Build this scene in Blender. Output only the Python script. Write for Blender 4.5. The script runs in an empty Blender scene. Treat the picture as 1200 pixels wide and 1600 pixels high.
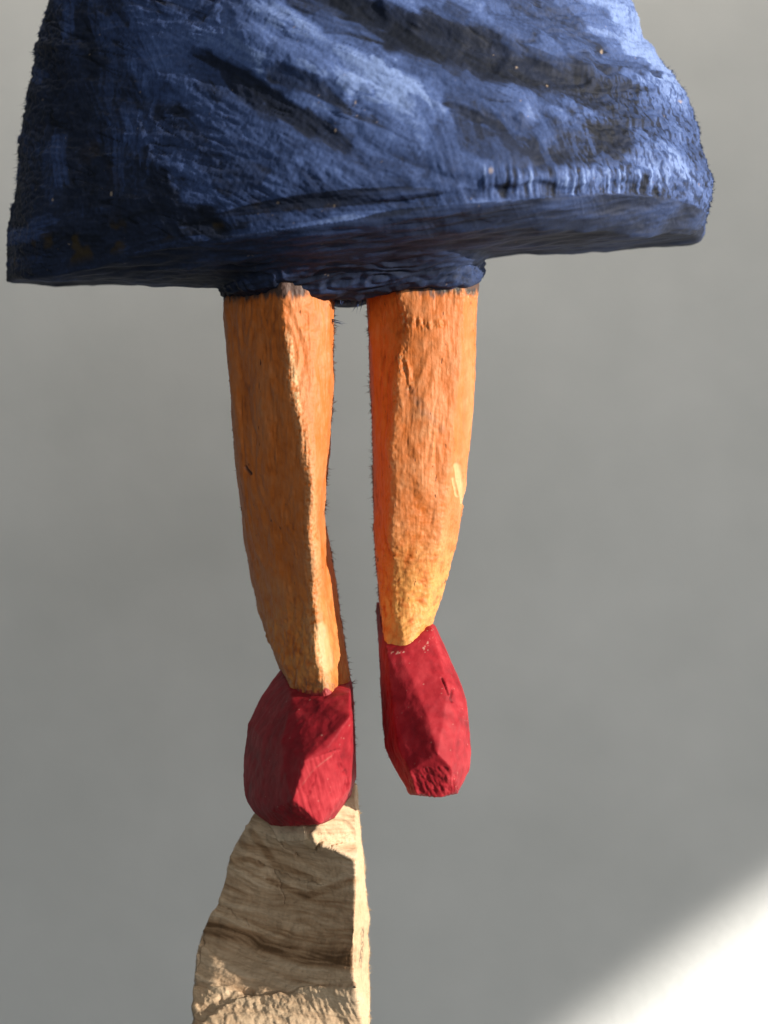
import bpy, math
import numpy as np
from mathutils import Vector

# ------------------------------------------------------------------ camera, light, exposure
sc = bpy.context.scene
S = 0.00015            # metres per layout unit at the figure's plane
D = 2200.0             # camera distance in layout units
CAM = Vector((0, -D * S, 0))

cd = bpy.data.cameras.new('camera')
cam = bpy.data.objects.new('camera', cd)
sc.collection.objects.link(cam)
cam.location = CAM
cam.rotation_euler = (math.radians(90), 0, 0)
cd.sensor_fit = 'VERTICAL'
cd.sensor_height = 36
cd.lens = 18 * D / 800.0
cd.clip_start = 0.01
cd.clip_end = 50
cd.dof.use_dof = True
cd.dof.focus_distance = (D - 65) * S
cd.dof.aperture_fstop = 9.0
sc.camera = cam

w = bpy.data.worlds.new('World')
sc.world = w
w.use_nodes = True
bg = w.node_tree.nodes['Background']
bg.inputs[0].default_value = (0.81, 0.935, 1.0, 1)
bg.inputs[1].default_value = 0.085

AZ, EL = math.radians(63), math.radians(12)
SUN = Vector((math.sin(AZ) * math.cos(EL), -math.cos(AZ) * math.cos(EL), math.sin(EL)))


def spot(name, target, dist, power, radius_at, blend, color, soft):
    l = bpy.data.lights.new(name, 'SPOT')
    l.energy = power
    l.color = color
    l.spot_size = 2 * math.atan(radius_at / dist)
    l.spot_blend = blend
    l.shadow_soft_size = soft
    o = bpy.data.objects.new(name, l)
    sc.collection.objects.link(o)
    o.location = target + SUN * dist
    o.rotation_euler = SUN.to_track_quat('Z', 'Y').to_euler()
    return o


def area(name, loc, target, size, power, color):
    l = bpy.data.lights.new(name, 'AREA')
    l.shape = 'SQUARE'
    l.size = size
    l.energy = power
    l.color = color
    o = bpy.data.objects.new(name, l)
    sc.collection.objects.link(o)
    o.location = loc
    o.rotation_euler = (Vector(loc) - Vector(target)).to_track_quat('Z', 'Y').to_euler()
    return o


# low sun through a window: one beam on the figure, one on the wall behind
spot('window_sunbeam', Vector((0.01, 0, 0.02)), 3.0, 740, 0.185, 0.08, (1.0, 0.91, 0.80), 0.012)
spot('window_sunbeam_wall', Vector((2.016, 0.45, -0.273)), 3.0, 5200, 0.60, 0.022, (1.0, 0.95, 0.87), 0.012)
area('room_light_front', (0.5, -2.2, 0.5), (0, 0, 0), 1.2, 15, (0.95, 0.99, 1.0))
area('room_light_top', (0.0, 0.16, 0.78), (0, 0.45, 0.25), 0.5, 3.3, (1.0, 0.90, 0.77))
area('added_fill_low_right', (0.75, 0.0, -0.62), (0.35, 0.45, -0.3), 0.35, 1.0, (1.0, 0.95, 0.86))  # added warm fill for the wall near the sun patch; there is no table

vs = sc.view_settings
vs.view_transform = 'Standard'
vs.look = 'None'
vs.exposure = 0.0
vs.gamma = 1.0


# ------------------------------------------------------------------ helpers
def P(a):
    """layout (x, y, depth) -> metres; a: (n,3)"""
    a = np.asarray(a, float)
    k = (D + a[:, 2]) / D
    return np.stack([(a[:, 0] - 600) * k * S, a[:, 2] * S, (800 - a[:, 1]) * k * S], 1)


def Q(v):
    """metres -> layout"""
    dep = v[:, 1] / S
    k = (D + dep) / D
    return np.stack([v[:, 0] / (k * S) + 600, 800 - v[:, 2] / (k * S), dep], 1)


def noise(p, seed=0):
    """gradient noise, p (n,3) -> about -1..1"""
    p = p.astype(np.float32)
    fl = np.floor(p)
    i = fl.astype(np.int32).astype(np.uint32)
    f = p - fl
    u = f * f * f * (f * (f * 6 - 15) + 10)
    sd = np.uint32((seed * 974634541) & 0xffffffff)
    hx = [(i[:, 0] + np.uint32(d)) * np.uint32(374761393) + sd for d in (0, 1)]
    hy = [(i[:, 1] + np.uint32(d)) * np.uint32(668265263) for d in (0, 1)]
    hz = [(i[:, 2] + np.uint32(d)) * np.uint32(2147483647) for d in (0, 1)]
    out = np.zeros(len(p), np.float32)
    sc_ = np.float32(1 / 127.5)
    for dx in (0, 1):
        wx = u[:, 0] if dx else 1 - u[:, 0]
        fx = f[:, 0] - dx
        for dy in (0, 1):
            wxy = wx * (u[:, 1] if dy else 1 - u[:, 1])
            fy = f[:, 1] - dy
            hxy = hx[dx] + hy[dy]
            for dz in (0, 1):
                wz = u[:, 2] if dz else 1 - u[:, 2]
                h = hxy + hz[dz]
                h = (h ^ (h >> 13)) * np.uint32(1274126177)
                h = (h ^ (h >> 16)) * np.uint32(2246822519)
                h = h ^ (h >> 15)
                gx = (h & 255) * sc_ - 1
                gy = ((h >> 8) & 255) * sc_ - 1
                gz = ((h >> 16) & 255) * sc_ - 1
                out += wxy * wz * (gx * fx + gy * fy + gz * (f[:, 2] - dz))
    return (out * 1.5).astype(np.float64)


def fbm(p, seed=0, o=3):
    r, a = 0, 1.0
    for k in range(o):
        r = r + a * noise(p * 2 ** k, seed + k * 17)
        a *= 0.5
    return r


def aniso(q, ang, la, lb, lc=None):
    """coordinates stretched along direction ang (degrees, screen-down positive)"""
    c, s = math.cos(math.radians(ang)), math.sin(math.radians(ang))
    a = q[:, 0] * c + q[:, 1] * s
    b = -q[:, 0] * s + q[:, 1] * c
    return np.stack([a / la, b / lb, q[:, 2] / (lc or lb)], 1)


def sstep(a, b, x):
    t = np.clip((x - a) / (b - a), 0, 1)
    return t * t * (3 - 2 * t)


def stroke(q, pts, w0, w1=None):
    """0..1 mask of a tapered brush or gouge mark along a polyline; w = half widths"""
    w1 = w0 if w1 is None else w1
    pts = np.array(pts, float)
    n = len(pts) - 1
    m = np.zeros(len(q))
    for k in range(n):
        a, b = pts[k], pts[k + 1]
        ab = b - a
        t = np.clip(((q[:, :2] - a) @ ab) / (ab @ ab), 0, 1)
        d = np.hypot(q[:, 0] - a[0] - t * ab[0], q[:, 1] - a[1] - t * ab[1])
        ww = w0 + (w1 - w0) * (k + t) / n
        m = np.maximum(m, 1 - sstep(0.35, 1.0, d / ww))
    return m


def inpoly(q, poly):
    poly = np.array(poly, float)
    r = np.zeros(len(q), bool)
    j = len(poly) - 1
    for i in range(len(poly)):
        xi, yi = poly[i]
        xj, yj = poly[j]
        c = ((yi > q[:, 1]) != (yj > q[:, 1])) & (q[:, 0] < (xj - xi) * (q[:, 1] - yi) / (yj - yi + 1e-9) + xi)
        r ^= c
        j = i
    return r


def catmull(rows, n):
    """rows (m,k,3) -> n rows"""
    rows = np.array(rows, float)
    m = len(rows)
    t = np.linspace(0, m - 1, n)
    i = np.clip(np.floor(t).astype(int), 0, m - 2)
    f = (t - i)[:, None, None]
    g = lambda k: rows[np.clip(k, 0, m - 1)]
    p0, p1, p2, p3 = g(i - 1), g(i), g(i + 1), g(i + 2)
    return 0.5 * (2 * p1 + (p2 - p0) * f + (2 * p0 - 5 * p1 + 4 * p2 - p3) * f ** 2 + (3 * p1 - p0 - 3 * p2 + p3) * f ** 3)


def loft(rows, around=1, smooth=False):
    """rows (m,k,3) of closed loops in layout units -> verts, faces with caps"""
    rows = np.array(rows, float)
    if around > 1:
        m, k, _ = rows.shape
        t = np.arange(k * around) / around
        i = np.floor(t).astype(int)
        f = (t - i)[None, :, None]
        g = lambda a: rows[:, a % k]
        if smooth:
            p0, p1, p2, p3 = g(i - 1), g(i), g(i + 1), g(i + 2)
            rows = 0.5 * (2 * p1 + (p2 - p0) * f + (2 * p0 - 5 * p1 + 4 * p2 - p3) * f ** 2 + (3 * p1 - p0 - 3 * p2 + p3) * f ** 3)
        else:
            rows = g(i) * (1 - f) + g(i + 1) * f
    m, k, _ = rows.shape
    v = rows.reshape(-1, 3)
    faces = []
    for r in range(m - 1):
        for c in range(k):
            d = (c + 1) % k
            faces.append((r * k + c, r * k + d, (r + 1) * k + d, (r + 1) * k + c))
    v = np.vstack([v, rows[0].mean(0)[None], rows[-1].mean(0)[None]])
    a, b = m * k, m * k + 1
    for c in range(k):
        d = (c + 1) % k
        faces.append((d, c, a))
        faces.append(((m - 1) * k + c, (m - 1) * k + d, b))
    return v, faces


def hull(pts):
    import bmesh
    bm = bmesh.new()
    for p in P(np.array(pts, float)):
        bm.verts.new(p)
    bmesh.ops.convex_hull(bm, input=bm.verts)
    for v in [v for v in bm.verts if not v.link_faces]:
        bm.verts.remove(v)
    bmesh.ops.recalc_face_normals(bm, faces=bm.faces)
    me = bpy.data.meshes.new('tmp')
    bm.to_mesh(me)
    bm.free()
    return me


def mesh_from(v, faces, convert=True):
    import bmesh
    me = bpy.data.meshes.new('tmp')
    me.from_pydata([tuple(x) for x in (P(v) if convert else v)], [], faces)
    bm = bmesh.new()
    bm.from_mesh(me)
    bmesh.ops.recalc_face_normals(bm, faces=bm.faces)
    bm.to_mesh(me)
    bm.free()
    return me


def remesh(me, voxel):
    """even dense skin over a coarse closed mesh"""
    o = bpy.data.objects.new('tmp', me)
    sc.collection.objects.link(o)
    md = o.modifiers.new('r', 'REMESH')
    md.mode = 'VOXEL'
    md.voxel_size = voxel * S
    dg = bpy.context.evaluated_depsgraph_get()
    new = bpy.data.meshes.new_from_object(o.evaluated_get(dg))
    bpy.data.objects.remove(o)
    return new


class Skin:
    def __init__(self, me):
        self.me = me
        n = len(me.vertices)
        self.v = np.empty(n * 3)
        me.vertices.foreach_get('co', self.v)
        self.v = self.v.reshape(-1, 3)
        e = np.empty(len(me.edges) * 2, np.int32)
        me.edges.foreach_get('vertices', e)
        self.e = e.reshape(-1, 2)

    def smooth(self, it):
        n = len(self.v)
        a, b = self.e[:, 0], self.e[:, 1]
        deg = np.bincount(a, minlength=n) + np.bincount(b, minlength=n)
        for _ in range(it):
            s = np.stack([np.bincount(a, self.v[b, c], n) + np.bincount(b, self.v[a, c], n) for c in range(3)], 1)
            self.v = 0.5 * self.v + 0.5 * s / deg[:, None]
        self.push()

    def push(self):
        self.me.vertices.foreach_set('co', self.v.ravel())
        self.me.update()

    def normals(self):
        nn = np.empty(len(self.v) * 3, np.float32)
        self.me.vertex_normals.foreach_get('vector', nn)
        return nn.reshape(-1, 3).astype(float)

    def q(self):
        return Q(self.v)

    def displace(self, d, n=None):
        n = self.normals() if n is None else n
        self.v = self.v + n * (d * S)[:, None]
        self.push()

    def attr(self, name, val):
        a = self.me.attributes.new(name, 'FLOAT', 'POINT')
        a.data.foreach_set('value', np.asarray(val, np.float32))


ROOT = bpy.data.objects.new('carved_figure', None)
sc.collection.objects.link(ROOT)
ROOT.location = (-0.026, 0, -0.155)
ROOT['label'] = 'carved wooden figure with blue dress, orange legs and red shoes on a raw wood post'
ROOT['category'] = 'wood carving'


def part(name, me, mat, parent, label=None, smooth=True, kind=None):
    o = bpy.data.objects.new(name, me)
    me.name = name
    sc.collection.objects.link(o)
    me.materials.clear()
    me.materials.append(mat)
    o.parent = parent
    off = Vector((0, 0, 0))
    p = parent
    while p is not None:
        off += p.location
        p = p.parent
    o.location = -off
    if smooth:
        me.polygons.foreach_set('use_smooth', [True] * len(me.polygons))
    if label:
        o['label'] = label
    if kind:
        o['kind'] = kind
    return o


# ------------------------------------------------------------------ materials
class NT:
    def __init__(self, name):
        self.m = bpy.data.materials.new(name)
        self.m.use_nodes = True
        self.t = self.m.node_tree
        self.b = self.t.nodes['Principled BSDF']

    def n(self, typ, **kw):
        nd = self.t.nodes.new(typ)
        for k, v in kw.items():
            if k.startswith('i_'):
                nd.inputs[k[2:].replace('_', ' ')].default_value = v
            else:
                setattr(nd, k, v)
        return nd

    def l(self, a, b):
        self.t.links.new(a, b)

    def attr(self, name):
        return self.n('ShaderNodeAttribute', attribute_name=name).outputs['Fac']

    def ramp(self, src, stops, interp='LINEAR'):
        r = self.n('ShaderNodeValToRGB')
        r.color_ramp.interpolation = interp
        e = r.color_ramp.elements
        while len(e) < len(stops):
            e.new(0.5)
        for k, (pos, col) in enumerate(stops):
            e[k].position = pos
            e[k].color = (*col, 1) if len(col) == 3 else col
        self.l(src, r.inputs[0])
        return r.outputs[0]

    def mix(self, fac, a, b, mode='MIX'):
        m = self.n('ShaderNodeMix', data_type='RGBA', blend_type=mode)
        for s, v in ((m.inputs[0], fac), (m.inputs[6], a), (m.inputs[7], b)):
            if hasattr(v, 'is_linked'):
                self.l(v, s)
            elif isinstance(v, tuple):
                s.default_value = (*v, 1)
            else:
                s.default_value = v
        return m.outputs[2]

    def noise(self, scale3, detail=3, rough=0.55, dist=0.0):
        """stretched noise on object coordinates; scale3 = cells per layout unit"""
        tc = self.n('ShaderNodeTexCoord')
        mp = self.n('ShaderNodeMapping')
        mp.inputs['Scale'].default_value = tuple(s / S for s in scale3)
        self.l(tc.outputs['Object'], mp.inputs[0])
        nz = self.n('ShaderNodeTexNoise')
        nz.inputs['Scale'].default_value = 1
        nz.inputs['Detail'].default_value = detail
        nz.inputs['Roughness'].default_value = rough
        nz.inputs['Distortion'].default_value = dist
        self.l(mp.outputs[0], nz.inputs[0])
        return nz.outputs['Fac']

    def bump(self, src, dist, strength=1.0, prev=None):
        b = self.n('ShaderNodeBump')
        b.inputs['Distance'].default_value = dist * S
        b.inputs['Strength'].default_value = strength
        self.l(src, b.inputs['Height'])
        if prev is not None:
            self.l(prev, b.inputs['Normal'])
        return b.outputs[0]

    def done(self, color, rough=0.6, spec=0.3, normal=None):
        if hasattr(color, 'is_linked'):
            self.l(color, self.b.inputs['Base Color'])
        else:
            self.b.inputs['Base Color'].default_value = (*color, 1)
        self.b.inputs['Roughness'].default_value = rough
        self.b.inputs['Specular IOR Level'].default_value = spec
        if normal is not None:
            self.l(normal, self.b.inputs['Normal'])
        return self.m


def mat_dress():
    t = NT('blue_paint_on_wood')
    base = t.ramp(t.attr('paint'), [(0.0, (0.007, 0.010, 0.019)), (0.25, (0.017, 0.025, 0.054)), (0.5, (0.038, 0.065, 0.165)),
                                    (0.75, (0.080, 0.130, 0.31)), (1.0, (0.205, 0.295, 0.56))])
    fine = t.noise((0.25, 0.25, 0.12), 4, 0.65)
    base = t.mix(t.ramp(fine, [(0.36, (0.4,) * 3), (0.55, (0, 0, 0))]), base, t.mix(0.6, base, (0.006, 0.008, 0.014)))
    base = t.mix(t.attr('bare'), base, (0.55, 0.42, 0.30))
    base = t.mix(t.attr('ochre'), base, (0.045, 0.030, 0.010))
    n = t.bump(t.noise((0.30, 0.30, 0.22), 3, 0.6), 1.6, 0.2)
    return t.done(base, 0.68, 0.2, n)


def mat_leg():
    t = NT('orange_paint_on_wood')
    base = t.ramp(t.attr('paint'), [(0.0, (0.30, 0.066, 0.010)), (0.3, (0.57, 0.146, 0.021)), (0.6, (0.58, 0.188, 0.053)), (1.0, (0.64, 0.28, 0.115))])
    base = t.mix(t.attr('yellow'), base, (0.72, 0.34, 0.085))
    streak = t.noise((0.30, 0.12, 0.035), 4, 0.6)
    base = t.mix(t.ramp(streak, [(0.28, (0.45,) * 3), (0.45, (0, 0, 0))]), base, t.mix(0.5, base, (0.22, 0.06, 0.015)))
    pits = t.ramp(t.noise((0.22, 0.1, 0.05), 2, 0.5), [(0.24, (.9,) * 3), (0.29, (0, 0, 0))])
    base = t.mix(pits, base, (0.10, 0.022, 0.006))
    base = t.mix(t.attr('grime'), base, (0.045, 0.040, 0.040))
    base = t.mix(t.attr('bare'), base, (0.76, 0.52, 0.27))
    base = t.mix(t.attr('red'), base, (0.31, 0.018, 0.026))
    n = t.bump(t.noise((0.35, 0.25, 0.06), 4, 0.6), 1.5, 0.36)
    n = t.bump(t.noise((0.20, 0.20, 0.16), 3, 0.6), 2.0, 0.30, n)
    inv = t.n('ShaderNodeInvert')
    t.l(pits, inv.inputs[1])
    n = t.bump(inv.outputs[0], 1.5, 0.6, n)
    return t.done(base, 0.55, 0.35, n)


def mat_shoe():
    t = NT('red_paint_on_wood')
    base = t.ramp(t.attr('paint'), [(0.0, (0.10, 0.007, 0.011)), (0.5, (0.33, 0.016, 0.025)), (1.0, (0.50, 0.046, 0.056))])
    base = t.mix(t.ramp(t.noise((0.16, 0.16, 0.16), 4, 0.7), [(0.66, (0, 0, 0)), (0.74, (0.6,) * 3)]), base, (0.05, 0.004, 0.006))
    base = t.mix(t.attr('bare'), base, (0.72, 0.55, 0.42))
    n = t.bump(t.noise((0.30, 0.30, 0.22), 4, 0.6), 1.0, 0.4)
    return t.done(base, 0.6, 0.16, n)


def mat_post():
    t = NT('raw_lime_wood')
    base = t.ramp(t.attr('ring'), [(0.0, (0.150, 0.078, 0.034)), (0.35, (0.40, 0.240, 0.128)), (0.7, (0.61, 0.425, 0.265)), (1.0, (0.72, 0.54, 0.36))])
    streak = t.noise((0.02, 0.1, 0.30), 5, 0.65, 0.2)
    base = t.mix(t.ramp(streak, [(0.32, (0.6,) * 3), (0.52, (0, 0, 0))]), base, t.mix(0.45, base, (0.15, 0.085, 0.045)))
    base = t.mix(t.attr('fresh'), base, (0.60, 0.43, 0.26))
    base = t.mix(t.attr('grime'), base, (0.04, 0.022, 0.012))
    n = t.bump(t.noise((0.03, 0.2, 0.40), 4, 0.6), 2.0, 0.6)
    n = t.bump(t.noise((0.25, 0.25, 0.25), 3, 0.6), 1.5, 0.4, n)
    return t.done(base, 0.6, 0.3, n)


def mat_fibre(name, a, b):
    t = NT(name)
    c = t.ramp(t.noise((0.03, 0.03, 0.03), 2), [(0.35, a), (0.65, b)])
    return t.done(c, 0.8, 0.1)


def mat_wall():
    t = NT('white_plaster')
    tc = t.n('ShaderNodeTexCoord')
    nz = t.n('ShaderNodeTexNoise', i_Scale=14.0, i_Detail=7.0, i_Roughness=0.6)
    t.l(tc.outputs['Object'], nz.inputs[0])
    c = t.ramp(nz.outputs['Fac'], [(0.3, (0.655, 0.66, 0.645)), (0.7, (0.735, 0.735, 0.72))])
    f = t.n('ShaderNodeTexNoise', i_Scale=260.0, i_Detail=4.0)
    t.l(tc.outputs['Object'], f.inputs[0])
    b = t.n('ShaderNodeBump')
    b.inputs['Distance'].default_value = 0.002
    b.inputs['Strength'].default_value = 0.35
    t.l(f.outputs['Fac'], b.inputs['Height'])
    return t.done(c, 0.85, 0.15, b.outputs[0])


M_DRESS, M_LEG, M_SHOE, M_POST, M_WALL = mat_dress(), mat_leg(), mat_shoe(), mat_post(), mat_wall()
F_BLUE = mat_fibre('blue_fibre', (0.008, 0.011, 0.02), (0.05, 0.08, 0.18))
F_ORANGE = mat_fibre('orange_fibre', (0.06, 0.018, 0.008), (0.25, 0.085, 0.025))
F_RED = mat_fibre('red_fibre', (0.06, 0.006, 0.01), (0.22, 0.02, 0.03))
F_WOOD = mat_fibre('wood_fibre', (0.42, 0.30, 0.17), (0.66, 0.50, 0.31))

# ------------------------------------------------------------------ wall
wv = [(-1.6, 0.45, -1.3), (4.5, 0.45, -1.3), (4.5, 0.45, 1.3), (-1.6, 0.45, 1.3),
      (-1.6, 0.55, -1.3), (4.5, 0.55, -1.3), (4.5, 0.55, 1.3), (-1.6, 0.55, 1.3)]
wf = [(0, 1, 2, 3), (5, 4, 7, 6), (4, 0, 3, 7), (1, 5, 6, 2), (3, 2, 6, 7), (4, 5, 1, 0)]
wme = mesh_from(np.array(wv), wf, False)
wall = bpy.data.objects.new('wall', wme)
sc.collection.objects.link(wall)
wme.materials.append(M_WALL)
wall['kind'] = 'structure'
wall['label'] = 'plain white plaster wall with a patch of sunlight in the lower corner'

rng = np.random.default_rng(7)


def fibres(name, mat, parent, roots, dirs, lens, rad=0.7, curl=0.5):
    """thin torn wood fibres as tapered bent needles; all in layout units"""
    V, F = [], []
    for r, d, L in zip(roots, dirs, lens):
        d = np.array(d, float)
        d /= np.linalg.norm(d)
        side = np.cross(d, rng.normal(size=3))
        side /= np.linalg.norm(side)
        up = np.cross(d, side)
        bend = rng.normal(0, curl)
        base = len(V)
        for k, t in enumerate((0.0, 0.4, 0.75)):
            c = np.array(r) + d * L * (t - 0.15) + side * bend * L * t * t
            rr = rad * (1 - 0.45 * k) * rng.uniform(0.7, 1.2)
            for a in (0, 2.094, 4.189):
                V.append(c + rr * (math.cos(a) * side + math.sin(a) * up))
        V.append(np.array(r) + d * L * 0.85 + side * bend * L)
        for k in range(2):
            for a in range(3):
                b = (a + 1) % 3
                F.append((base + 3 * k + a, base + 3 * k + b, base + 3 * k + 3 + b, base + 3 * k + 3 + a))
        for a in range(3):
            F.append((base + 6 + a, base + 6 + (a + 1) % 3, base + 9))
    me = mesh_from(np.array(V), F)
    return part(name, me, mat, parent, kind='stuff')


def sil_fibres(sk, out, n, lmin, lmax, y0, y1):
    """fibres rooted on the outermost points of a finished part"""
    q = sk.q()
    sel = np.nonzero((q[:, 1] > y0 - 3) & (q[:, 1] < y1 + 3))[0]
    b = ((q[sel, 1] - y0) / 3).astype(int) + 2
    nb = b.max() + 1
    ext = np.full(nb, -1e9)
    np.maximum.at(ext, b, out * q[sel, 0])
    edge = sel[out * q[sel, 0] > ext[b] - 2.0]
    m = max(6, n // 14)
    y = np.clip(rng.uniform(y0, y1, m)[rng.integers(0, m, n)] + rng.normal(0, (y1 - y0) * 0.012, n), y0, y1)
    y[::3] = rng.uniform(y0, y1, len(y[::3]))
    o = np.argsort(q[edge, 1])
    edge = edge[o]
    k = np.clip(np.searchsorted(q[edge, 1], y) + rng.integers(-4, 5, n), 0, len(edge) - 1)
    roots = q[edge[k]]
    dirs = np.stack([out * rng.uniform(0.25, 1, n), rng.normal(0.25, 0.6, n), rng.normal(0, 0.4, n)], 1)
    return roots, dirs, lmin * 0.7 + (lmax - lmin) * rng.random(n) ** 5


def cat(*sets):
    return tuple(np.concatenate([s[k] for s in sets]) for k in range(3))


# ------------------------------------------------------------------ dress
LY = [-200, -60, 0, 40, 60, 100, 150, 200, 280, 330, 400, 440]
LX = [112, 92, 80, 68, 66, 55, 47, 40, 27, 18, 16, 14]
RY = [-200, -60, 0, 40, 80, 100, 130, 200, 250, 300, 345]
RX = [960, 970, 985, 993, 1016, 1036, 1056, 1086, 1096, 1101, 1104]


def dress():
    fr = [0, .035, .11, .24, .39, .55, .71, .855, .965, 1]
    dep = np.array([70, -5, -68, -150, -212, -228, -212, -155, -40, 60.])
    back = [(0.975, 160), (0.72, 185), (0.45, 190), (0.17, 165), (0.02, 125)]

    def row(y, k, dy=None):
        L, R = np.interp(y, LY, LX), np.interp(y, RY, RX)
        r = []
        for i, f in enumerate(fr):
            yy = y + (dy[i] if dy is not None else 0)
            r.append((L + (R - L) * f, yy, dep[i] * (k if dep[i] < 0 else 1)))
        for f, d in back:
            r.append((L + (R - L) * f, y, d * (0.5 + 0.5 * k)))
        return r
    rows = [row(-200, .70), row(-60, .78), row(40, .86), row(120, .93), row(190, 1.0)]
    # bulge above the hem, then the hem's own edge, both following the carved line
    rim = [(14, 437, 80), (48, 434, -20), (140, 420, -70), (285, 386, -140), (450, 361, -196), (620, 343, -222),
           (800, 322, -218), (965, 308, -150), (1087, 324, -45), (1104, 338, 55),
           (1064, 383, 160), (800, 391, 185), (500, 415, 190), (200, 444, 160), (30, 441, 125)]
    rim = np.array(rim, float)
    up2 = rim.copy()
    up2[:, 1] -= [90, 90, 88, 84, 82, 78, 66, 58, 70, 70, 80, 110, 120, 110, 90]
    up2[:, 0] += [6, 3, 0, 0, 0, 0, 0, 0, 0, -4, -6, 0, 0, 0, 4]
    up2[:10, 2] += [0, -6, -14, -24, -28, -26, -14, -8, -4, 0]
    up1 = rim.copy()
    up1[:, 1] -= [22, 22, 24, 26, 28, 26, 15, 10, 16, 20, 18, 25, 25, 25, 22]
    up1[:, 0] += [2, 0, 0, 0, 0, 0, 0, 2, 3, 0, 2, 0, 0, 0, 0]
    up1[:10, 2] += [0, -2, -5, -9, -10, -10, -7, -6, -3, 0]
    rows += [up2.tolist(), up1.tolist(), rim.tolist()]
    # underside: flat, then a fillet down to the legs
    inner = np.array([(322, 447, 75), (324, 446, 10), (340, 438, -55), (390, 418, -122), (460, 402, -150), (560, 390, -168),
                      (660, 384, -160), (735, 388, -115), (766, 396, -40), (772, 394, 40),
                      (760, 398, 110), (690, 410, 140), (560, 430, 145), (420, 440, 130), (320, 446, 110)], float)
    rim2 = rim.copy()
    rim2[4:10] = [(450, 378, -180), (620, 368, -195), (800, 356, -188), (965, 366, -118), (1074, 368, -20), (1090, 368, 70)]
    rim2[10:] = rim[10:] + (0, 4, -12)
    mid = rim2 * 0.35 + inner * 0.65
    low = np.array([(347, 461, 60), (347, 461, 10), (356, 459, -45), (390, 452, -86), (450, 450, -98), (545, 462, -80),
                    (640, 447, -88), (715, 443, -80), (748, 441, -40), (757, 425, 30),
                    (745, 446, 90), (680, 455, 110), (550, 470, 105), (430, 462, 105), (360, 460, 90)], float)
    fil = inner * 0.45 + low * 0.55
    fil[:, 0] += 0.18 * (550 - fil[:, 0]) * np.array([.25] * 15)
    fil[:, 1] -= 8
    end = low.copy()
    end[:, 0] = 550 + (end[:, 0] - 550) * 0.8
    end[:, 1] += 10
    end[:, 2] *= 0.8
    rows += [rim2.tolist(), mid.tolist(), inner.tolist(), fil.tolist(), low.tolist(), end.tolist()]
    r = np.array(rows)
    top = catmull(r[:8], 70)
    kb = np.linspace(0, len(r) - 8, 48)
    ib = np.clip(kb.astype(int), 0, len(r) - 9)
    fb = (kb - ib)[:, None, None]
    bot = (r[7 + ib] * (1 - fb) + r[8 + ib] * fb)[1:]
    v, f = loft(np.concatenate([top, bot]), 8, True)
    sk = Skin(remesh(mesh_from(v, f), 2.15))
    sk.smooth(8)
    q = sk.q()
    n = sk.normals()
    X, Y = q[:, 0], q[:, 1]
    front = sstep(0.25, -0.15, n[:, 1])
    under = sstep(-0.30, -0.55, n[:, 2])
    body = front * (1 - under)
    wob = q.copy()
    wob[:, :2] += 13 * np.stack([fbm(q / 55, 3, 2), fbm(q / 55, 4, 2)], 1)
    # carved folds: knife and gouge marks running down to the right; half widths, depth, darkness (dark paint plus painted-in fold shadow)
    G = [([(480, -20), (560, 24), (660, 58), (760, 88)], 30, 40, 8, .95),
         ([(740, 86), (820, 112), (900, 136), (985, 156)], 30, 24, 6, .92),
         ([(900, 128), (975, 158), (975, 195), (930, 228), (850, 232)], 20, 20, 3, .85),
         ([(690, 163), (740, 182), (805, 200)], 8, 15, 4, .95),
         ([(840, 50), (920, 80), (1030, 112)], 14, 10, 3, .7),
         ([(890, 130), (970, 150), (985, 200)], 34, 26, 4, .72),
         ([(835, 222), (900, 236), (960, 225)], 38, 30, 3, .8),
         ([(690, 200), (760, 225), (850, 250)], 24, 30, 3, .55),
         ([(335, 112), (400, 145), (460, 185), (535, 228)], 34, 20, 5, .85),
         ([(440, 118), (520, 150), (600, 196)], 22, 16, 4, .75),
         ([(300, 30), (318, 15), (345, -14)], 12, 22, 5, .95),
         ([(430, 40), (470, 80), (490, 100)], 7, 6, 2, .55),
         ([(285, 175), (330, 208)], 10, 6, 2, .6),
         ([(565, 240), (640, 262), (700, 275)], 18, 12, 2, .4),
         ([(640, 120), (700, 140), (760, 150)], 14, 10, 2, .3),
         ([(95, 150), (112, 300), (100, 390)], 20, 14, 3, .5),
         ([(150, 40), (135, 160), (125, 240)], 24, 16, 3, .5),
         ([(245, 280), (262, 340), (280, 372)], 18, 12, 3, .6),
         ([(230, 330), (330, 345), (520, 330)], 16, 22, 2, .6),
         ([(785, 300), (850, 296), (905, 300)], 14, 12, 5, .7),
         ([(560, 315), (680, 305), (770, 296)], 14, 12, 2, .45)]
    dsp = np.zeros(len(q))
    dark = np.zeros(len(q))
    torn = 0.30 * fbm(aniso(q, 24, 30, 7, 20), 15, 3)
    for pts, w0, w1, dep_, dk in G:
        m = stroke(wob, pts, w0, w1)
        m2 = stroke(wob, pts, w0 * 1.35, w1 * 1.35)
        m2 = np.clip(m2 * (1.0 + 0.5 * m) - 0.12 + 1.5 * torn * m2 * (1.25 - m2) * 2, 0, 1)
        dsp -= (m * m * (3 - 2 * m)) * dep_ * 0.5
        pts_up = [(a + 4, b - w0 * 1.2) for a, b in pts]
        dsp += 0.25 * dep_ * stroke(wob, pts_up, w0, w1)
        dark = np.maximum(dark, m2 * dk)
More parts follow.
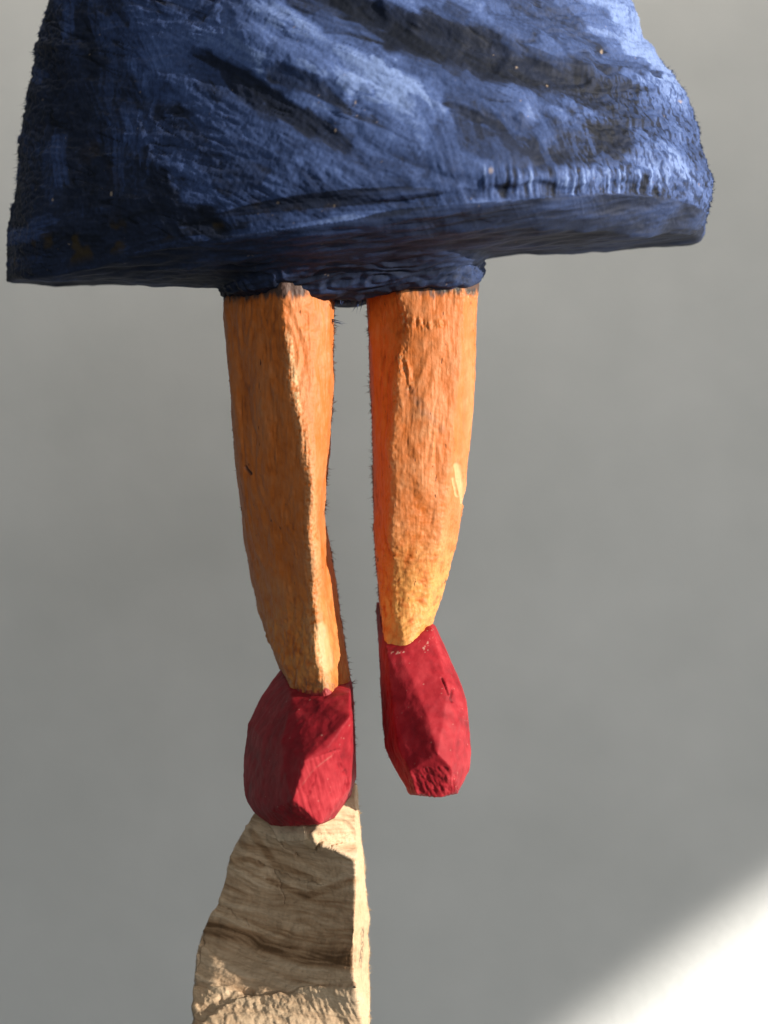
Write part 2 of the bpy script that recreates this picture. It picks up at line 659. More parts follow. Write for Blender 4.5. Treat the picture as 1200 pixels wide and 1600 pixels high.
    # lit swells between the folds
    for pts, w0, w1, h in [([(400, 35), (520, 100), (640, 130), (800, 165)], 60, 45, 9), ([(330, 60), (420, 90), (520, 140)], 50, 40, 6),
                           ([(560, 170), (680, 215), (800, 260)], 55, 45, 7), ([(760, 283), (880, 270), (1000, 275)], 18, 18, 5),
                           ([(1000, 200), (1060, 240), (1085, 290)], 50, 40, 6), ([(620, 10), (760, 40), (900, 100)], 40, 34, 7)]:
        dsp += h * stroke(wob, pts, w0, w1)
    dsp *= 0.8
    fold = fbm(aniso(q, 24, 190, 60, 120), 11, 2)
    low_r = sstep(180, 260, Y) * sstep(500, 760, X)
    amp = np.clip(0.5 + 0.9 * fbm(q / 90, 19, 2), 0.05, 1.3)
    wb2 = q.copy()
    wb2[:, 1] += 10 * noise(q / 70, 5)
    cuts_a = fbm(aniso(wb2, 24, 95, 5.5, 30), 21, 3)
    cuts_b = fbm(aniso(wb2, 64, 60, 5, 30), 22, 3)
    cuts = cuts_a * (1 - low_r) + cuts_b * low_r
    ln_a = sstep(0.90, 0.985, 1 - np.abs(noise(aniso(wb2, 24, 110, 13, 60), 23)))
    ln_b = sstep(0.90, 0.985, 1 - np.abs(noise(aniso(wb2, 60, 70, 12, 60), 24)))
    knife = (ln_a * (1 - low_r) + ln_b * low_r) * np.clip(1.6 * fbm(q / 60, 26, 2) + 0.2, 0, 1)
    dsp = dsp * body + body * (3.2 * fold + 0.3 * amp * cuts - 1.6 * knife)
    # broad knife facets
    kf = np.abs(((noise(aniso(q, 24, 110, 55, 90), 25) * 2.4) % 1) - 0.5)
    dsp += body * 2.2 * kf
    # short strokes hanging over the hem's edge
    hem = sstep(252, 270, Y) * sstep(318, 300, Y) * sstep(720, 780, X) * sstep(1070, 1010, X) * body
    comb = noise(aniso(q, 84, 70, 5.5, 40), 31) + 0.4 * noise(aniso(q, 86, 40, 2.8, 40), 32)
    dsp += hem * 1.6 * comb
    side = sstep(0.2, 0.75, np.abs(n[:, 0]))
    saw = fbm(np.stack([q[:, 0] / 30, q[:, 1] / 7, q[:, 2] / 16], 1), 41, 3)
    step = fbm(np.stack([q[:, 1] / 26, q[:, 2] / 200, q[:, 0] / 200], 1), 42, 2)
    dsp += side * (2.8 * saw + 4.5 * step * sstep(360, 250, Y)) * (1 - under)
    flat = fbm(aniso(q, -8, 160, 24, 60), 51, 3)
    dsp += under * 6.0 * flat + under * 0.9 * fbm(aniso(q, -8, 60, 6, 18), 52, 2)
    dsp += 0.55 * fbm(q / 7, 61, 2) * (1 - under)
    # rough knife work where the underside runs into the legs
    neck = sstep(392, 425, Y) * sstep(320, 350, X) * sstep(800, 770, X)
    dsp += neck * (7 * (np.abs(((noise(aniso(q, -15, 70, 30, 60), 55) * 2.4) % 1) - 0.5) - 0.25) + 0.7 * fbm(q / 14, 56, 2))
    sk.displace(dsp, n)
    # paint: streaky blues over a dark ground
    blot = fbm(aniso(wob, 26, 130, 40, 70), 71, 3)
    daub = fbm(aniso(wob, 40, 45, 16, 30), 72, 3)
    pa = 0.56 + 0.24 * blot + 0.10 * daub
    pa += 0.14 * fold
    pa += 0.34 * stroke(wob, [(440, 50), (500, 110), (600, 130)], 75, 55) + 0.24 * stroke(wob, [(640, 140), (760, 165), (880, 190)], 40, 40)  # highlights painted in as paler blue strokes
    pa += 0.22 * stroke(wob, [(640, 20), (740, 35), (820, 80)], 30, 30) + 0.2 * stroke(wob, [(270, 60), (330, 90), (400, 100)], 50, 40)
    pa += 0.18 * stroke(wob, [(560, 150), (660, 190), (740, 250)], 50, 40)
    pa += 0.55 * stroke(wob, [(960, -10), (1000, 70), (1050, 130), (1075, 160)], 30, 20) * (0.8 + 0.6 * saw)  # sunlit right edge painted paler
    pa += 0.26 * stroke(wob, [(900, 275), (1030, 230), (1090, 300)], 44, 44) * (0.75 + 0.8 * cuts_b)
    speck = fbm(q / 6, 81, 2)
    # the dark brownish-black wash over the far side panel
    wash = sstep(330, 170, X + 0.35 * (200 - Y) + 60 * daub + 40 * blot)
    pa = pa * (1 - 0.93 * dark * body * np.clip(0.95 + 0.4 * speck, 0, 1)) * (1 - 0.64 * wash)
    # brush strokes laid one over another, each with its own bristle lines
    bris = np.zeros(len(q))
    fi = np.nonzero((front > 0.3) & (Y < 480))[0]
    fx, fy = X[fi], Y[fi]
    order = np.argsort(fx)
    fi, fx, fy = fi[order], fx[order], fy[order]
    for k in range(760):
        cx, cy = rng.uniform(20, 1100), rng.uniform(-20, 470)
        if cy > 330:
            an = rng.normal(-8, 8)
        elif cx > 640 and cy > 190:
            an = rng.normal(66, 12)
        elif cx < 250:
            an = rng.normal(80, 20)
        else:
            an = rng.normal(30, 14)
        ln, wd = rng.uniform(18, 62), rng.uniform(5, 15)
        a0, a1 = np.searchsorted(fx, (cx - ln - wd, cx + ln + wd))
        ca, sa = math.cos(math.radians(an)), math.sin(math.radians(an))
        dx, dy = fx[a0:a1] - cx, fy[a0:a1] - cy
        u = dx * ca + dy * sa
        vv = -dx * sa + dy * ca + rng.normal(0, 0.004) * u * u * 0.3
        sel = (np.abs(u) < ln) & (np.abs(vv) < wd)
        if not sel.any():
            continue
        ids, u, vv = fi[a0:a1][sel], u[sel] / ln, vv[sel] / wd
        nb = max(4, int(wd * 2 / 2.6))
        tone = rng.uniform(-1, 1, nb + 2)
        endv = rng.uniform(0.55, 1.0, nb + 2)
        t = (vv + 1) * 0.5 * nb
        b0 = np.clip(t.astype(int), 0, nb)
        fr_ = t - b0
        br = tone[b0] * (1 - fr_) + tone[b0 + 1] * fr_
        en = endv[b0] * (1 - fr_) + endv[b0 + 1] * fr_
        al = sstep(1.0, 0.75, np.abs(vv)) * sstep(0, 0.22, en - u) * sstep(1.0, 0.85, -u)
        lvl = float(np.median(pa[ids])) + rng.normal(0.03, 0.11)
        al *= rng.uniform(0.45, 0.85)
        pa[ids] = pa[ids] * (1 - al) + (lvl + 0.09 * br) * al
        bris[ids] += al * (0.5 * br + 0.5)
    pa -= 0.22 * knife * body
    pa -= 0.34 * sstep(0.0, 0.45, fbm(aniso(q, 70, 16, 5, 8), 84, 3)) * sstep(820, 940, X) * sstep(90, 150, Y) * body
    pa = pa * (1 - 0.45 * neck)  # hem shade around the leg tops painted in as darker blue
    sk.displace(np.clip(bris, 0, 2.5) * 0.8, n)
    pa += hem * (0.06 + 0.6 * comb)
    pa += 0.08 * speck
    und = (0.20 + 0.26 * flat + 0.10 * fbm(aniso(q, -8, 70, 5, 18), 53, 2) + 0.05 * speck)  # shade of the underside painted in as dark slate
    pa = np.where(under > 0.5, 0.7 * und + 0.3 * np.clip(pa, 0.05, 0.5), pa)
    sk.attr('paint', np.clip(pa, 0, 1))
    bare = np.zeros(len(q))
    for x, y, r in [(940, 81, 3.2), (765, 268, 4.5), (1064, 158, 3), (856, 133, 2.2), (556, 163, 2.2), (808, 104, 2.2), (525, 205, 2.2), (174, 303, 3.2),
                    (434, 317, 2.2), (522, 322, 2.2), (83, 313, 2)]:
        bare = np.maximum(bare, 1 - sstep(0.4, 1, np.hypot(X - x, (Y - y) * 0.7) / r))
    rs = noise(q / 5.5, 91)
    bare = np.maximum(bare, sstep(0.84, 0.94, rs) * 0.5)
    sk.attr('bare', bare * front * 0.5)
    oc = sstep(0.1, 0.5, fbm(q / 45, 95, 3)) * 0.75
    sk.attr('ochre', oc * np.maximum(stroke(q, [(40, 400), (120, 385), (270, 350), (420, 325), (520, 315)], 40, 16), 0.3 * stroke(q, [(150, 250), (180, 330)], 40)) * body)
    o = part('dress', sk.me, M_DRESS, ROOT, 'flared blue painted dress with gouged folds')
    # torn fibres on the sawn edges
    a = sil_fibres(sk, -1, 620, 4, 15, -10, 330)
    b = sil_fibres(sk, 1, 420, 4, 12, 90, 350)
    k = 40
    bx = rng.uniform(820, 1070, k)
    c = (np.stack([bx, np.interp(bx, [800, 1075], [389, 378]), rng.uniform(150, 175, k)], 1),
         np.stack([rng.normal(0.4, .6, k), rng.uniform(0.2, 1, k), rng.normal(0, .3, k)], 1), 2 + 7 * rng.random(k) ** 2)
    k = 90
    lx = rng.uniform(495, 575, k)
    e = (np.stack([lx, np.interp(lx, [490, 535, 575], [464, 472, 462]), rng.uniform(-75, 20, k)], 1),
         np.stack([rng.normal(0, .6, k), rng.uniform(0.4, 1, k), rng.normal(0, .3, k)], 1), 4 + 16 * rng.random(k) ** 3)
    # the few long splinters
    f = (np.array([(516, 499, -40), (518, 502, -38), (524, 503, -40), (563, 468, -40), (560, 470, -45), (566, 472, -35), (558, 472, -40)], float),
         np.array([(1, .1, 0), (1, .35, 0), (1, .2, .1), (-.35, 1, 0), (-.1, 1, 0), (-.2, 1, 0), (-.6, 1, 0)], float),
         np.array([30, 34, 18, 30, 26, 24, 20.]))
    fibres('wood_fibres', F_BLUE, o, *cat(a, b, c, e), rad=1.1)
    fibres('splinter', F_BLUE, o, *f, rad=1.8, curl=0.25)
    return o


dress()

# ------------------------------------------------------------------ legs
A_Y = [400, 450, 500, 600, 700, 750, 800, 830, 870, 900, 950, 1000, 1040, 1060, 1090, 1130]
A_L = [348, 349, 350, 358, 366, 371, 377, 380, 386, 392, 404, 419, 436, 447, 462, 475]
A_R = [520, 520, 521, 520, 514, 509, 505, 510, 518, 523, 530, 537, 543, 546, 549, 549]
A_RIDGE = [440, 440, 441, 456, 477, 484, 486, 486, 487, 490, 491, 490, 499, 504, 510, 512]
A_R2 = [515, 516, 517, 516, 510, 505, 500, 501, 506, 510, 516, 523, 527, 529, 531, 531]
A_OFF = [0, 0, 0, -6, -12, -12, -8, -2, 6, 10, 14, 12, 4, 0, -6, -10]

B_Y = [400, 450, 500, 550, 600, 700, 800, 850, 900, 950, 980, 1010, 1040]
B_L = [572, 573, 575, 578, 580, 583, 585, 587, 590, 595, 598, 603, 606]
B_R = [749, 748, 745, 744, 742, 733, 722, 712, 699, 683, 675, 664, 655]
B_RIDGE = [622, 622, 634, 630, 622, 612, 611, 612, 615, 618, 621, 625, 627]
B_R3 = [728, 727, 724, 721, 716, 707, 696, 688, 678, 665, 658, 648, 640]
B_OFF = [0, 0, 0, -2, -4, -8, -4, 0, 4, 2, -6, -18, -24]


def leg_common(sk, seed):
    sk.smooth(100)
    q, n = sk.q(), sk.normals()
    grain = fbm(np.stack([q[:, 0] / 4.0, q[:, 1] / 34, q[:, 2] / 5.5], 1), seed, 3)
    lump = fbm(np.stack([q[:, 0] / 45, q[:, 1] / 90, q[:, 2] / 45], 1), seed + 5, 3)
    mott = fbm(q / 16, seed + 9, 3)
    return q, n, grain, lump, mott


def leg_left():
    rows = []
    for y in np.arange(405, 1106, 7.0):
        g = lambda t: float(np.interp(y, A_Y, t))
        L, R, rd, r2, off = g(A_L), g(A_R), g(A_RIDGE), g(A_R2), g(A_OFF)
        rd += 3.5 * math.sin(y / 23.0) * math.sin(y / 61.0 + 1)
        low = float(sstep(760, 900, np.array([y]))[0])
        ank = float(sstep(960, 1085, np.array([y]))[0])
        rows.append([(L, y, 45 + off), (L + 3, y, 2 - 52 * ank + off), ((L * .55 + rd * .45), y, -52 - 28 * ank + off), (rd, y, -104 + off),
                     (r2 * .55 + rd * .45, y, -92 + off), (r2, y, -62 + 16 * low + off),
                     (R, y, -25 + 20 * low + off), (R - 2, y, 62 + off), ((L + R) / 2, y, 92 + off), (L + 12, y, 78 + off)])
    v, f = loft(rows, 2)
    sk = Skin(remesh(mesh_from(v, f), 1.45))
    q, n, grain, lump, mott = leg_common(sk, 100)
    X, Y = q[:, 0], q[:, 1]
    rd = np.interp(Y, A_Y, A_RIDGE)
    near = np.exp(-((X - rd) / 9) ** 2) * sstep(0.2, -0.2, n[:, 1])
    fuzz = fbm(q / 5, 140, 2)
    facet = np.abs(((noise(np.stack([X / 45, Y / 120, q[:, 2] / 45], 1), 150) * 2) % 1) - 0.5)
    dsp = 2.8 * lump + 0.45 * grain + 0.6 * fbm(q / 8, 160, 2) + 0.9 * near * fuzz + 3.0 * facet
    rough = sstep(900, 1000, Y) * sstep(rd + 5, rd - 15, X)
    dsp += rough * 1.6 * fbm(q / 9, 170, 2)
    cut = stroke(q, [(384, 730), (386, 734), (391, 740)], 4)
    dsp -= 4 * cut
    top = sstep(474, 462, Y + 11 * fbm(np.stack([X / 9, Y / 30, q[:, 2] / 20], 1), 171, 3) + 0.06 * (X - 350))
    sk.displace(dsp, n)
    pa = 0.42 + 0.22 * lump + 0.14 * grain + 0.16 * mott
    pa += 0.16 * sstep(rd - 4, rd + 8, X)  # sunlit side of the ridge painted lighter
    sk.attr('paint', np.clip(pa, 0, 1))
    sk.attr('yellow', 0.35 * sstep(860, 1020, Y) * np.clip(0.7 + mott, 0, 1))
    sk.attr('bare', np.clip(near * sstep(-0.1, 0.5, fuzz + 0.4) * 0.35 * sstep(520, 600, Y)
                            + 0.55 * stroke(q, [(450, 520), (456, 560), (468, 640)], 9, 5) * np.clip(.6 + fuzz, 0, 1)
                            + 0.5 * stroke(q, [(500, 980), (510, 1040)], 11, 14), 0, 1))
    sk.attr('red', sstep(1078, 1083, Y + 9 * fbm(q / 11, 175, 3)) * 0.95)
    edge = sstep(1066, 1092, Y + 9 * fbm(q / 12, 172, 2))
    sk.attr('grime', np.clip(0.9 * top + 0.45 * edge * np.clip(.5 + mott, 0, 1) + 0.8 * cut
                             + 0.55 * stroke(q, [(480, 1065), (515, 1072), (540, 1080)], 9, 7) * np.clip(.5 + fuzz, 0, 1), 0, 1))
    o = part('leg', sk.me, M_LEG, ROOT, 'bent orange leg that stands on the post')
    k1 = sil_fibres(sk, 1, 560, 4, 15, 470, 1060)
    k2 = sil_fibres(sk, -1, 120, 3, 7, 560, 1040)
    fibres('wood_fibres', F_ORANGE, o, *cat(k1, k2), rad=0.95)


def leg_right():
    rows = []
    for y in np.arange(405, 1032, 7.0):
        g = lambda t: float(np.interp(y, B_Y, t))
        L, R, rd, r3, off = g(B_L), g(B_R), g(B_RIDGE), g(B_R3), g(B_OFF)
        rd += 4.5 * math.sin(y / 27.0 + 2) * math.sin(y / 71.0)
        t = float(np.interp(y, [880, 1010], [1, .8]))
        rows.append([(L, y, 60 * t + off), (L + 1, y, -8 - 30 * float(sstep(900, 1005, np.array([y]))[0]) + off), (rd, y, -74 * t + off), ((rd + r3) / 2, y, -76 * t + off), (r3, y, -64 * t + off),
                     (R, y, -20 * t + off), (R - 3, y, 58 * t + off), ((L + R) / 2, y, 92 * t + off), (L + 12, y, 86 * t + off)])
    v, f = loft(rows, 2)
    sk = Skin(remesh(mesh_from(v, f), 1.45))
    q, n, grain, lump, mott = leg_common(sk, 200)
    X, Y = q[:, 0], q[:, 1]
    rd = np.interp(Y, B_Y, B_RIDGE)
    near = np.exp(-((X - rd) / 8) ** 2) * sstep(0.2, -0.2, n[:, 1])
    fuzz = fbm(q / 5, 240, 2)
    rough = sstep(690, 860, Y)
    facet = np.abs(((noise(np.stack([X / 50, Y / 150, q[:, 2] / 45], 1), 250) * 2) % 1) - 0.5)
    dsp = 2.6 * lump + (0.5 - 0.25 * rough) * grain + 0.5 * fbm(q / 8, 260, 2) + 0.9 * near * fuzz + 2.5 * facet
    dsp += rough * (1.1 * fbm(aniso(q, -20, 12, 6, 9), 270, 3))
    torn = np.maximum(stroke(q, [(633, 500), (665, 508), (690, 505)], 14, 9), stroke(q, [(625, 560), (638, 580), (640, 610)], 12, 8))
    torn = np.maximum(torn, stroke(q, [(700, 455), (740, 462)], 12, 10))
    dsp += torn * 2.4 * fbm(aniso(q, 85, 22, 7, 9), 280, 3)
    chip = np.maximum(stroke(q, [(714, 728), (719, 762), (722, 785)], 8, 5), stroke(q, [(708, 748), (713, 775)], 4, 3))
    dsp -= 2.5 * chip
    sk.displace(dsp, n)
    pa = 0.58 + 0.22 * lump + 0.14 * grain + 0.20 * mott - 0.22 * sstep(rd + 4, rd - 8, X) - 0.1 * torn  # shade on the inner facet painted in as darker orange
    sk.attr('paint', np.clip(pa, 0, 1))
    sk.attr('yellow', np.clip(0.9 * sstep(800, 960, Y) * np.clip(0.75 + mott, 0, 1), 0, 1))
    low = stroke(q, [(655, 1013), (668, 1008), (676, 984)], 6, 4)
    sk.attr('bare', np.clip(0.5 * chip + 0.7 * low * np.clip(.4 + fuzz, 0, 1) + 0.4 * torn * np.clip(fuzz, 0, 1) + 0.25 * near * np.clip(fuzz, 0, 1), 0, 1))
    sk.attr('red', sstep(1009, 1013, Y + 7 * fbm(q / 9, 275, 3) + 0.25 * (X - 640)) * 0.95)
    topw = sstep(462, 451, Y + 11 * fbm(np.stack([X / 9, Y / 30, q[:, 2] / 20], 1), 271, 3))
    smear = np.maximum(stroke(q, [(640, 612), (655, 628), (662, 645)], 13, 8), 0.7 * stroke(q, [(662, 640), (690, 672)], 9, 9))
    smear = np.maximum(smear, stroke(q, [(690, 450), (725, 458), (745, 456)], 8, 7) * 0.8)
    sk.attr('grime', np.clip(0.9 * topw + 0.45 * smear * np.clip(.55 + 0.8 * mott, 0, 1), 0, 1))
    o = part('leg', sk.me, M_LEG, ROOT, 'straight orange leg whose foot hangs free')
    k1 = sil_fibres(sk, -1, 560, 4, 14, 465, 940)
    k2 = sil_fibres(sk, 1, 50, 1.5, 4, 480, 960)
    fibres('wood_fibres', F_ORANGE, o, *cat(k1, k2), rad=0.95)


leg_left()
leg_right()


# ------------------------------------------------------------------ shoes
def shoe_left():
    pts = [(440, 1044, 40), (447, 1040, 75), (545, 1050, 70), (549, 1062, 40),
           (410, 1086, 25), (388, 1130, 10), (382, 1168, 4), (381, 1212, 0), (384, 1246, -8), (396, 1268, -22), (424, 1290, -55),
           (381, 1212, 60), (396, 1268, 50), (430, 1290, 40), (400, 1110, 80),
           (456, 1093, -88), (500, 1093, -114), (547, 1086, -118), (436, 1110, -66),
           (547, 1120, -158), (514, 1166, -178), (476, 1190, -188), (458, 1250, -184), (424, 1266, -118), (408, 1150, -62), (412, 1205, -90), (440, 1160, -132), (446, 1212, -160), (400, 1245, -70),
           (526, 1178, -158), (546, 1232, -118), (500, 1287, -152), (455, 1290, -130), (522, 1278, -110),
           (552, 1100, -40), (555, 1170, -60), (556, 1214, -60), (548, 1244, -66),
           (552, 1100, 85), (555, 1200, 85), (545, 1260, 60), (470, 1290, 60), (500, 1290, -40)]
    sk = Skin(remesh(hull(pts), 1.45))
    sk.smooth(4)
    q, n = sk.q(), sk.normals()
    X, Y = q[:, 0], q[:, 1]
    toe = inpoly(q, [(470, 1190), (528, 1172), (550, 1240), (500, 1292), (455, 1258)]) & (n[:, 1] < 0.1)
    toe2 = inpoly(q, [(425, 1262), (458, 1252), (500, 1288), (420, 1294)]) & (n[:, 1] < 0.2)
    tm = toe * 1.0
    lump = fbm(q / 40, 300, 3)
    cut = fbm(aniso(q, 75, 50, 5, 30), 310, 2)
    facet = np.abs(((noise(q / 60, 320) * 2.2) % 1) - 0.5)
    dsp = 1.5 * lump + 0.25 * fbm(q / 9, 330, 2) + tm * 0.8 * cut + toe2 * 1.0 * fbm(q / 9, 333, 2) + 0.8 * facet
    g = np.maximum(stroke(q, [(530, 1195), (541, 1212), (541, 1232)], 5, 6), stroke(q, [(478, 1250), (490, 1225), (495, 1200)], 3))
    g = np.maximum(0.5 * g, 0.6 * stroke(q, [(500, 1180), (530, 1170)], 1, 3)) * np.clip(.6 + 1.2 * fbm(q / 8, 345, 2), 0, 1)
    dsp -= 2.5 * g
    sk.displace(dsp, n)
    mott = fbm(q / 18, 340, 3)
    sk.attr('paint', np.clip(0.45 + 0.2 * mott + 0.18 * lump + 0.22 * tm - 0.35 * g, 0, 1))  # sunlit toe facet painted lighter
    sk.attr('bare', np.clip(sstep(.72, .85, noise(q / 4.5, 350)) * .35 + 0.15 * stroke(q, [(462, 1240), (490, 1202), (520, 1180)], 1.6) * np.clip(.5 + mott, 0, 1), 0, 1))
    o = part('shoe', sk.me, M_SHOE, ROOT, 'wide red shoe resting on the raw wood post')
    k = sil_fibres(sk, 1, 130, 3, 11, 1062, 1225)
    fibres('wood_fibres', F_RED, o, *k, rad=0.95)
    s = (np.array([(549, 1066, 30), (550, 1068, 28), (551, 1066, 35), (552, 1166, -30), (550, 1163, -35), (540, 1168, -90), (530, 1172, -110)], float),
         np.array([(1, -.25, 0), (1, .2, 0), (.7, -.6, 0), (1, 0, 0), (1, -.1, 0), (1, .25, -.1), (1, -.3, -.2)], float), np.array([17, 13, 12, 14, 18, 26, 22.]))
    fibres('splinter', F_RED, o, *s, rad=1.1, curl=0.25)


def shoe_right():
    pts = [(588, 940, 92), (589, 941, 70), (592, 1010, 20), (597, 1060, -10), (598, 1130, -20), (602, 1165, -35), (612, 1190, -55), (632, 1221, -90), (642, 1241, -115),
           (600, 1130, 60), (612, 1190, 50), (640, 1238, 20), (690, 1244, 10), (600, 1020, 100),
           (604, 1021, -84), (624, 1018, -88), (662, 1013, -80), (674, 982, -50), (676, 974, -10), (680, 978, 60), (686, 992, 0),
           (616, 1060, -98), (640, 1070, -112), (667, 1116, -140), (684, 1178, -166), (704, 1198, -158), (640, 1204, -150), (614, 1120, -106), (622, 1165, -128),
           (694, 1010, -30), (707, 1042, -50), (721, 1072, -60), (731, 1112, -75), (735, 1170, -85), (733, 1204, -92), (713, 1239, -118), (690, 1245, -130), (650, 1240, -132),
           (700, 1075, -112), (714, 1130, -124), (716, 1190, -136),
           (721, 1072, 50), (735, 1170, 30), (715, 1238, 0), (660, 960, 80)]
    sk = Skin(remesh(hull(pts), 1.45))
    sk.smooth(4)
    q, n = sk.q(), sk.normals()
    X, Y = q[:, 0], q[:, 1]
    toe = (inpoly(q, [(630, 1206), (690, 1196), (712, 1206), (716, 1242), (640, 1246)]) & (n[:, 1] < 0.3)) * 1.0
    lump = fbm(q / 40, 400, 3)
    facet = np.abs(((noise(q / 55, 420) * 2.2) % 1) - 0.5)
    dsp = 1.4 * lump + 0.25 * fbm(q / 9, 430, 2) + toe * 1.8 * fbm(aniso(q, 70, 20, 6, 12), 410, 3) + 0.8 * facet
    g = np.maximum(stroke(q, [(706, 1078), (704, 1092), (706, 1096)], 2.5), stroke(q, [(690, 1060), (700, 1085)], 2))
    dsp -= 2.5 * g
    sk.displace(dsp, n)
    mott = fbm(q / 18, 440, 3)
    sk.attr('paint', np.clip(0.52 + 0.2 * mott + 0.18 * lump + 0.12 * toe * mott - 0.3 * g - 0.4 * sstep(1030, 960, Y) * sstep(612, 598, X), 0, 1))
    b = np.maximum(stroke(q, [(613, 1020), (630, 1018)], 4, 3), stroke(q, [(656, 1016), (668, 1010), (677, 985)], 4, 4) * .9)
    sk.attr('bare', np.clip(sstep(.76, .86, noise(q / 3.0, 450)) * .4 + 0.5 * b * sstep(0.15, 0.45, fbm(q / 5, 455, 2)), 0, 1))
    o = part('shoe', sk.me, M_SHOE, ROOT, 'narrow red shoe hanging free beside the post')
    k = sil_fibres(sk, -1, 120, 3, 7, 945, 1215)
    fibres('wood_fibres', F_RED, o, *k, rad=0.95)


shoe_left()
shoe_right()


# ------------------------------------------------------------------ post
P_Y = [1225, 1255, 1275, 1310, 1340, 1370, 1405, 1435, 1465, 1500, 1540, 1600, 1830]
P_L = [425, 412, 398, 375, 360, 355, 345, 326, 315, 307, 306, 304, 300]
P_R = [556, 560, 561, 564, 569, 571, 573, 577, 576, 575, 577, 576, 580]
P_E = [553, 555, 556, 560, 558, 557, 556, 555, 553, 551, 556, 566, 570]
P_RDY = [1225, 1255, 1275, 1303, 1316, 1330, 1342, 1370, 1405, 1435, 1465, 1500, 1540, 1600, 1830]
P_RD = [525, 520, 508, 488, 492, 530, 553, 555, 554, 553, 551, 549, 554, 564, 568]
P_YL = [0, 0, 0, 15, 30, 40, 45, 45, 45, 30, 5, -80, -85]      # depth of the left edge
P_YR = [-60, -90, -105, -108, -96, -92, -92, -94, -98, -108, -118, -112, -110]   # depth of the ridge
P_HOL = [0, 0, 0, 8, 14, 14, 10, 6, 10, 14, 4, -8, -8]


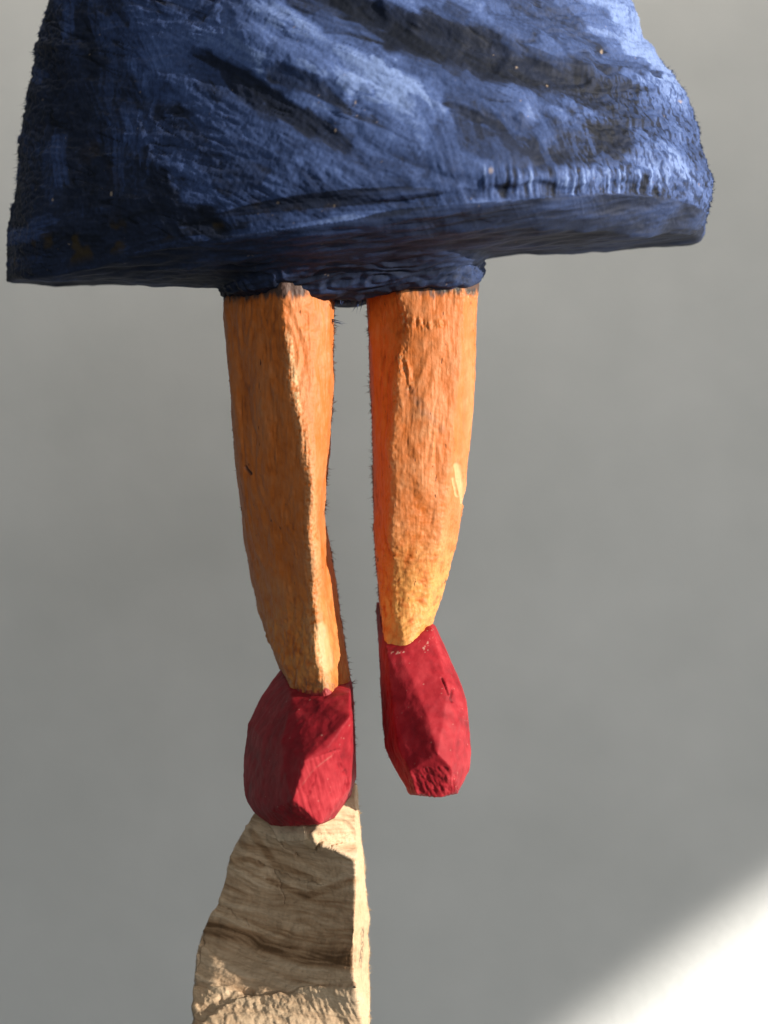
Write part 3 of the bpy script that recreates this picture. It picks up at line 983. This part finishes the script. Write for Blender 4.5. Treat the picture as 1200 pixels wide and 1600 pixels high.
def post():
    rows = []
    for y in np.arange(1225, 1831, 6.0):
        g = lambda t: float(np.interp(y, P_Y, t))
        L, R, E, yl, yr, h = g(P_L), g(P_R), g(P_E), g(P_YL), g(P_YR), g(P_HOL)
        rd = float(np.interp(y, P_RDY, P_RD))
        r = [(L, y, 95), (L, y, yl)]
        for f in (0.12, 0.35, 0.6, 0.82):
            r.append((L + (rd - L) * f, y, yl + (yr - yl) * f + h * math.sin(math.pi * f) - (6 if f == .12 else 0)))
        r += [(rd, y, yr), (E, y, yr + 0.7 * (E - rd)), (R, y, 60), (R - 3, y, 95)]
        rows.append(r)
    v, f = loft(rows, 3)
    sk = Skin(remesh(mesh_from(v, f), 1.45))
    sk.smooth(4)
    q, n = sk.q(), sk.normals()
    X, Y = q[:, 0], q[:, 1]
    front = sstep(0.1, -0.3, n[:, 1]) * sstep(0.75, 0.5, n[:, 0])
    sidef = sstep(0.5, 0.8, n[:, 0])
    # growth rings: shallow bowls sagging to the right
    sag = Y - 0.30 * (X - 430) + 0.0011 * (X - 430) ** 2 + 9 * fbm(aniso(q, 12, 120, 40, 60), 500, 2)
    band = fbm(np.stack([sag / 34, X / 400, q[:, 2] / 300], 1), 503, 3)
    fine = fbm(np.stack([sag / 4.5, X / 70, q[:, 2] / 60], 1), 507, 3)
    dk = np.maximum(stroke(q, [(320, 1448), (400, 1470), (480, 1495), (556, 1500)], 16, 22), .8 * stroke(q, [(420, 1375), (480, 1400), (556, 1375)], 7, 9))
    dk = np.maximum(dk, .7 * stroke(q, [(395, 1300), (430, 1350), (500, 1375)], 9, 7))
    dk = np.maximum(dk, .6 * stroke(q, [(360, 1345), (390, 1342), (410, 1352)], 8, 6))
    cuts = [([(438, 1316), (452, 1326), (464, 1336)], 2, 6, 7), ([(500, 1316), (492, 1332)], 5, 1.5, 6), ([(355, 1417), (376, 1434), (395, 1446)], 1.8, 1, 2.5),
            ([(518, 1322), (532, 1314), (545, 1302)], 3, 1, 3), ([(405, 1345), (436, 1375), (446, 1412)], 4, 1, 2.5), ([(425, 1362), (460, 1374), (510, 1380)], 6, 1, 3),
            ([(310, 1590), (345, 1570), (390, 1552)], 16, 9, 6), ([(320, 1460), (312, 1490), (310, 1512)], 2.5, 2, 5)]
    qw = q.copy()
    qw[:, :2] += 4 * np.stack([fbm(q / 14, 530, 2), fbm(q / 14, 531, 2)], 1)
    cm = np.zeros(len(q))
    dsp = 3.0 * fbm(q / 50, 510, 3) + front * (0.6 * fine + 3.0 * band + 4.0 * np.abs(((noise(aniso(q, 14, 120, 34, 60), 540) * 2) % 1) - 0.5)) + 0.5 * fbm(q / 6, 512, 2)
    for pts, a, b, d in cuts:
        m = stroke(qw, pts, a, b) * front
        dsp -= d * m
        cm = np.maximum(cm, m)
    # step of the freshly split lower end
    lip = np.interp(X, [300, 345, 400, 450, 490, 555, 580], [1542, 1545, 1556, 1552, 1541, 1538, 1552]) + 4 * fbm(q / 20, 514, 2)
    lower = sstep(-3, 5, Y - lip)
    dsp += front * (5.0 * lower + 1.3 * lower * fbm(aniso(q, 68, 55, 7, 14), 515, 3))
    dsp -= 1.5 * front * stroke(np.stack([X, Y - lip], 1), [(300, -4), (600, -4)], 4)
    notch = inpoly(q, [(425, 1288), (480, 1286), (482, 1310), (440, 1312)]) * front
    dsp += 4 * notch
    dsp += sidef * (1.6 * fbm(np.stack([q[:, 0] / 8, Y / 28, q[:, 2] / 5], 1), 516, 3))
    sk.displace(dsp, n)
    ring = 0.63 + 0.34 * band + 0.24 * fine - 0.60 * dk * np.clip(.75 + 1.1 * fine, 0, 1.3)
    ring += 0.25 * notch + 0.12 * lower
    sk.attr('ring', np.clip(ring, 0, 1))
    fresh = np.maximum(stroke(q, [(558, 1235), (540, 1270), (505, 1300), (488, 1318)], 20, 16), 0.9 * sidef)
    fresh = fresh * np.clip(.75 + 0.5 * fbm(q / 14, 520, 3), 0, 1)
    fresh = np.maximum(fresh, 0.45 * lower * front * np.clip(.6 + fine, 0, 1))
    sk.attr('fresh', np.clip(fresh, 0, 1))
    pith = stroke(q, [(566, 1450), (565, 1480), (563, 1510)], 3.5) * np.clip(fbm(q / 5, 521, 2) * 2 + .2, 0, 1)
    sk.attr('grime', np.clip(0.25 * cm + 0.8 * pith, 0, 1))
    o = part('post', sk.me, M_POST, ROOT, 'unpainted pale wood post with ringed grain under the shoe')
    k = sil_fibres(sk, 1, 460, 4, 12, 1235, 1620)
    k2 = sil_fibres(sk, -1, 60, 2, 5, 1330, 1600)
    fibres('wood_fibres', F_WOOD, o, *cat(k, k2), rad=0.95)


post()
